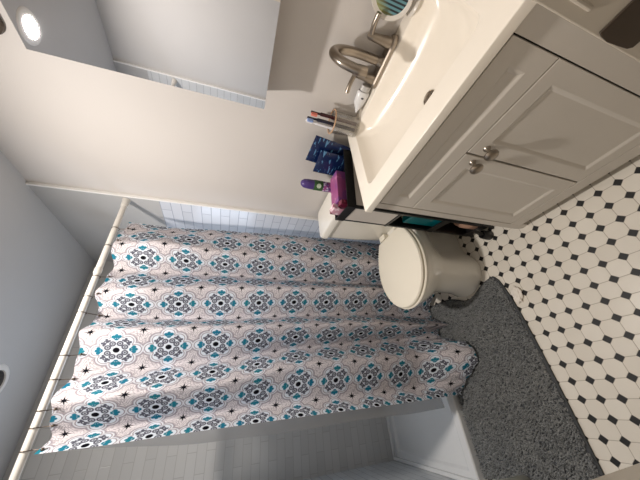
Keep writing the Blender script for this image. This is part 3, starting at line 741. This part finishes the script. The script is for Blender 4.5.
# rings: a loop round the rod and a wire down to the hem
RY = [-.205, -.311, -.473, -.570, -.640, -.808, -.891, -.987, -1.036, -1.098]
where = ['closest to the vanity wall', 'second from the vanity wall', 'third from the vanity wall', 'fourth from the vanity wall', 'fifth from the vanity wall', 'fifth from the near curtain edge', 'fourth from the near curtain edge', 'third from the near curtain edge', 'second from the near curtain edge', 'at the near curtain edge']
for y, wh in zip(RY, where):
    e_ = min(top_edge, key=lambda p: abs(p[1]-y)+.3*max(0, RX-p[0]))
    o = empty('curtain_ring', (RX, y, RZ), 0, 'dark bronze curtain ring on the white rod, '+wh, 'curtain ring', 'dark rings along the shower rod')
    bm = B(); a0 = 20; tube(bm, [(.0165*math.cos(R(a)), 0, .0165*math.sin(R(a))-.002) for a in range(0, 360, 20)], .0016, 6, closed=True); obj('loop', bm, bronze, o, smooth=True)
    d = Vector((e_[0]-RX, e_[1]-y, e_[2]-.012-RZ))
    bm = B(); tube(bm, bez([(0, 0, -.0185), tuple(d*.45+Vector((0, 0, -.010))), tuple(d+Vector((.004, 0, .0))), tuple(d+Vector((.006, 0, .012)))], 6), .0015, 6); obj('hook', bm, bronze, o, smooth=True)
    bm = B(); bmesh.ops.create_icosphere(bm, subdivisions=2, radius=.005, matrix=Matrix.Translation(d+Vector((.007, 0, .012)))); obj('bead', bm, bronze, o, smooth=True)
# clear liner inside
bm = B(); rows = []
for j in range(41):
    z = 1.86-(1.86-.06)*j/40
    rows.append([(-.735-.072*sm(0, 7, j)-.006*j/40+.006*math.sin(i*.55)*min(1, j/6), -.16-(.952+.05*sm(0, 12, j))*i/60-(.003*math.sin(j*.4)), z) for i in range(61)])
loft(bm, rows, False, False, closed=False)
tag(obj('shower_liner', bm, liner_mat(), None, smooth=True), 'clear plastic liner hanging just inside the printed shower curtain', 'shower liner')
# shower head
t = empty('wall_shower', (-1.11, -.012, 2.0), 0, 'dark bronze shower head and arm on the tiled wall behind the rod', 'shower head')
bm = B(); loft(bm, [[(r*math.cos(i*math.pi/12), -d, r*math.sin(i*math.pi/12)) for i in range(24)] for r, d in ((.030, .0005), (.028, .006), (.014, .012))]); obj('flange', bm, bronze, t, smooth=True)
bm = B(); tube(bm, bez([(0, -.01, 0), (.03, -.06, .012), (.08, -.13, .005), (.10, -.17, -.03)], 8), .010); obj('arm', bm, bronze, t, smooth=True)
bm = B(); lathe(bm, [(.012, .03), (.018, .018), (.044, -.004), (.048, -.012), (.046, -.018), (.0005, -.018)])
hd = obj('spray_disc', bm, bronze, t, smooth=True); hd.location = (.105, -.18, -.055); hd.rotation_euler = (R(-25), R(-10), 0)

# ------------------------------------------------------------ bath mat
t = empty('bath_mat', (-.45, -1.0, 0), 0, 'grey shaggy rectangular bath mat on the octagon tiles in front of the shower', 'bath mat')
C4 = [(-.222, -.577), (-.729, -.590), (-.729, -1.468), (-.172, -1.455)]
def mp(u_, v_):        # u: across, v: along
    a, b, c, d = [Vector(p) for p in C4]
    p = (a*(1-u_)+b*u_)*(1-v_)+(d*(1-u_)+c*u_)*v_
    p.x += .034*math.sin(math.pi*math.sqrt(v_))*(1-u_); p.y -= .058*math.exp(-((p.x+.412)/.098)**2)*max(0, 1-v_*3)**2
    return p
bm = B(); NU, NV = 24, 36
def border(n):
    o_ = [(i/n, 0) for i in range(n)]+[(1, i/n) for i in range(n)]+[(1-i/n, 1) for i in range(n)]+[(0, 1-i/n) for i in range(n)]
    return o_
bd = border(30)
def rg(s_, z): 
    out = []
    for a, b in bd:
        p = mp(.5+(a-.5)*s_, .5+(b-.5)*s_); out.append((p.x+.45, p.y+1.0, z))
    return out
loft(bm, [rg(.985, .0008), rg(1.0, .003), rg(1.0, .009), rg(.985, .012)]); obj('mat_backing', bm, matedge, t)
verts, faces = [], []
rnd = random.Random(3)
NTUFT = 17000
for k in range(NTUFT):
    u_, v_ = .018+.964*rnd.random(), .012+.976*rnd.random(); p = mp(u_, v_)
    h = .008+.009*rnd.random(); r_ = .0030; a0 = rnd.random()*6.28
    lean = Vector(((rnd.random()-.5)*.022, (rnd.random()-.5)*.022-.003, 0))
    b0 = len(verts)
    for i in range(3): verts.append((p.x+.45+r_*math.cos(a0+2.094*i), p.y+1.0+r_*math.sin(a0+2.094*i), .0105))
    for i in range(3): verts.append((p.x+.45+lean.x*.6+r_*.8*math.cos(a0+2.094*i), p.y+1.0+lean.y*.6+r_*.8*math.sin(a0+2.094*i), .0105+h*.7))
    verts.append((p.x+.45+lean.x, p.y+1.0+lean.y, .0105+h))
    for i in range(3):
        j = (i+1) % 3; faces.append((b0+i, b0+j, b0+3+j, b0+3+i)); faces.append((b0+3+i, b0+3+j, b0+6))
me = bpy.data.meshes.new('mat_pile'); me.from_pydata(verts, [], faces); me.materials.append(pile_mat()); me.polygons.foreach_set('use_smooth', [True]*len(me.polygons))
o = bpy.data.objects.new('mat_pile', me); COL.objects.link(o); o.parent = t; o['kind'] = 'stuff'

# crumpled tissue beside the mat corner
bm = B(); bmesh.ops.create_icosphere(bm, subdivisions=4, radius=1)
from mathutils import noise as mn
for v in bm.verts:
    n_ = mn.noise(v.co*2.3)*.35+mn.noise(v.co*5.1)*.18
    v.co *= (1+n_); v.co.x *= .022; v.co.y *= .036; v.co.z = max(-.0095, v.co.z*.0095)+.0100
o = tag(obj('crumpled_tissue', bm, mat('tissue_paper', (240, 232, 220), .9), None, smooth=True), 'crumpled white tissue on the floor tiles by the corner of the bath mat', 'tissue')
o.location = (-.150, -.706, .0002); o.rotation_euler = (0, 0, R(-10))

# small waste bin at the near end of the mat
t = empty('waste_bin', (-.480, -1.443, .0245), 0, 'small pale waste bin, only its rim showing at the end of the bath mat', 'waste bin')
bm = B(); lathe(bm, [(.034, 0), (.036, .004), (.042, .160), (.0005, .160)], n=40); obj('bin_body', bm, mat('pale_bin_plastic', (186, 188, 178), .4), t, smooth=True)
bm = B(); lathe(bm, [(.043, .1605), (.045, .163), (.044, .168), (.035, .174), (.018, .178), (.0005, .179)], n=40); obj('bin_lid', bm, mat('pale_bin_plastic', (186, 188, 178), .4), t, smooth=True)
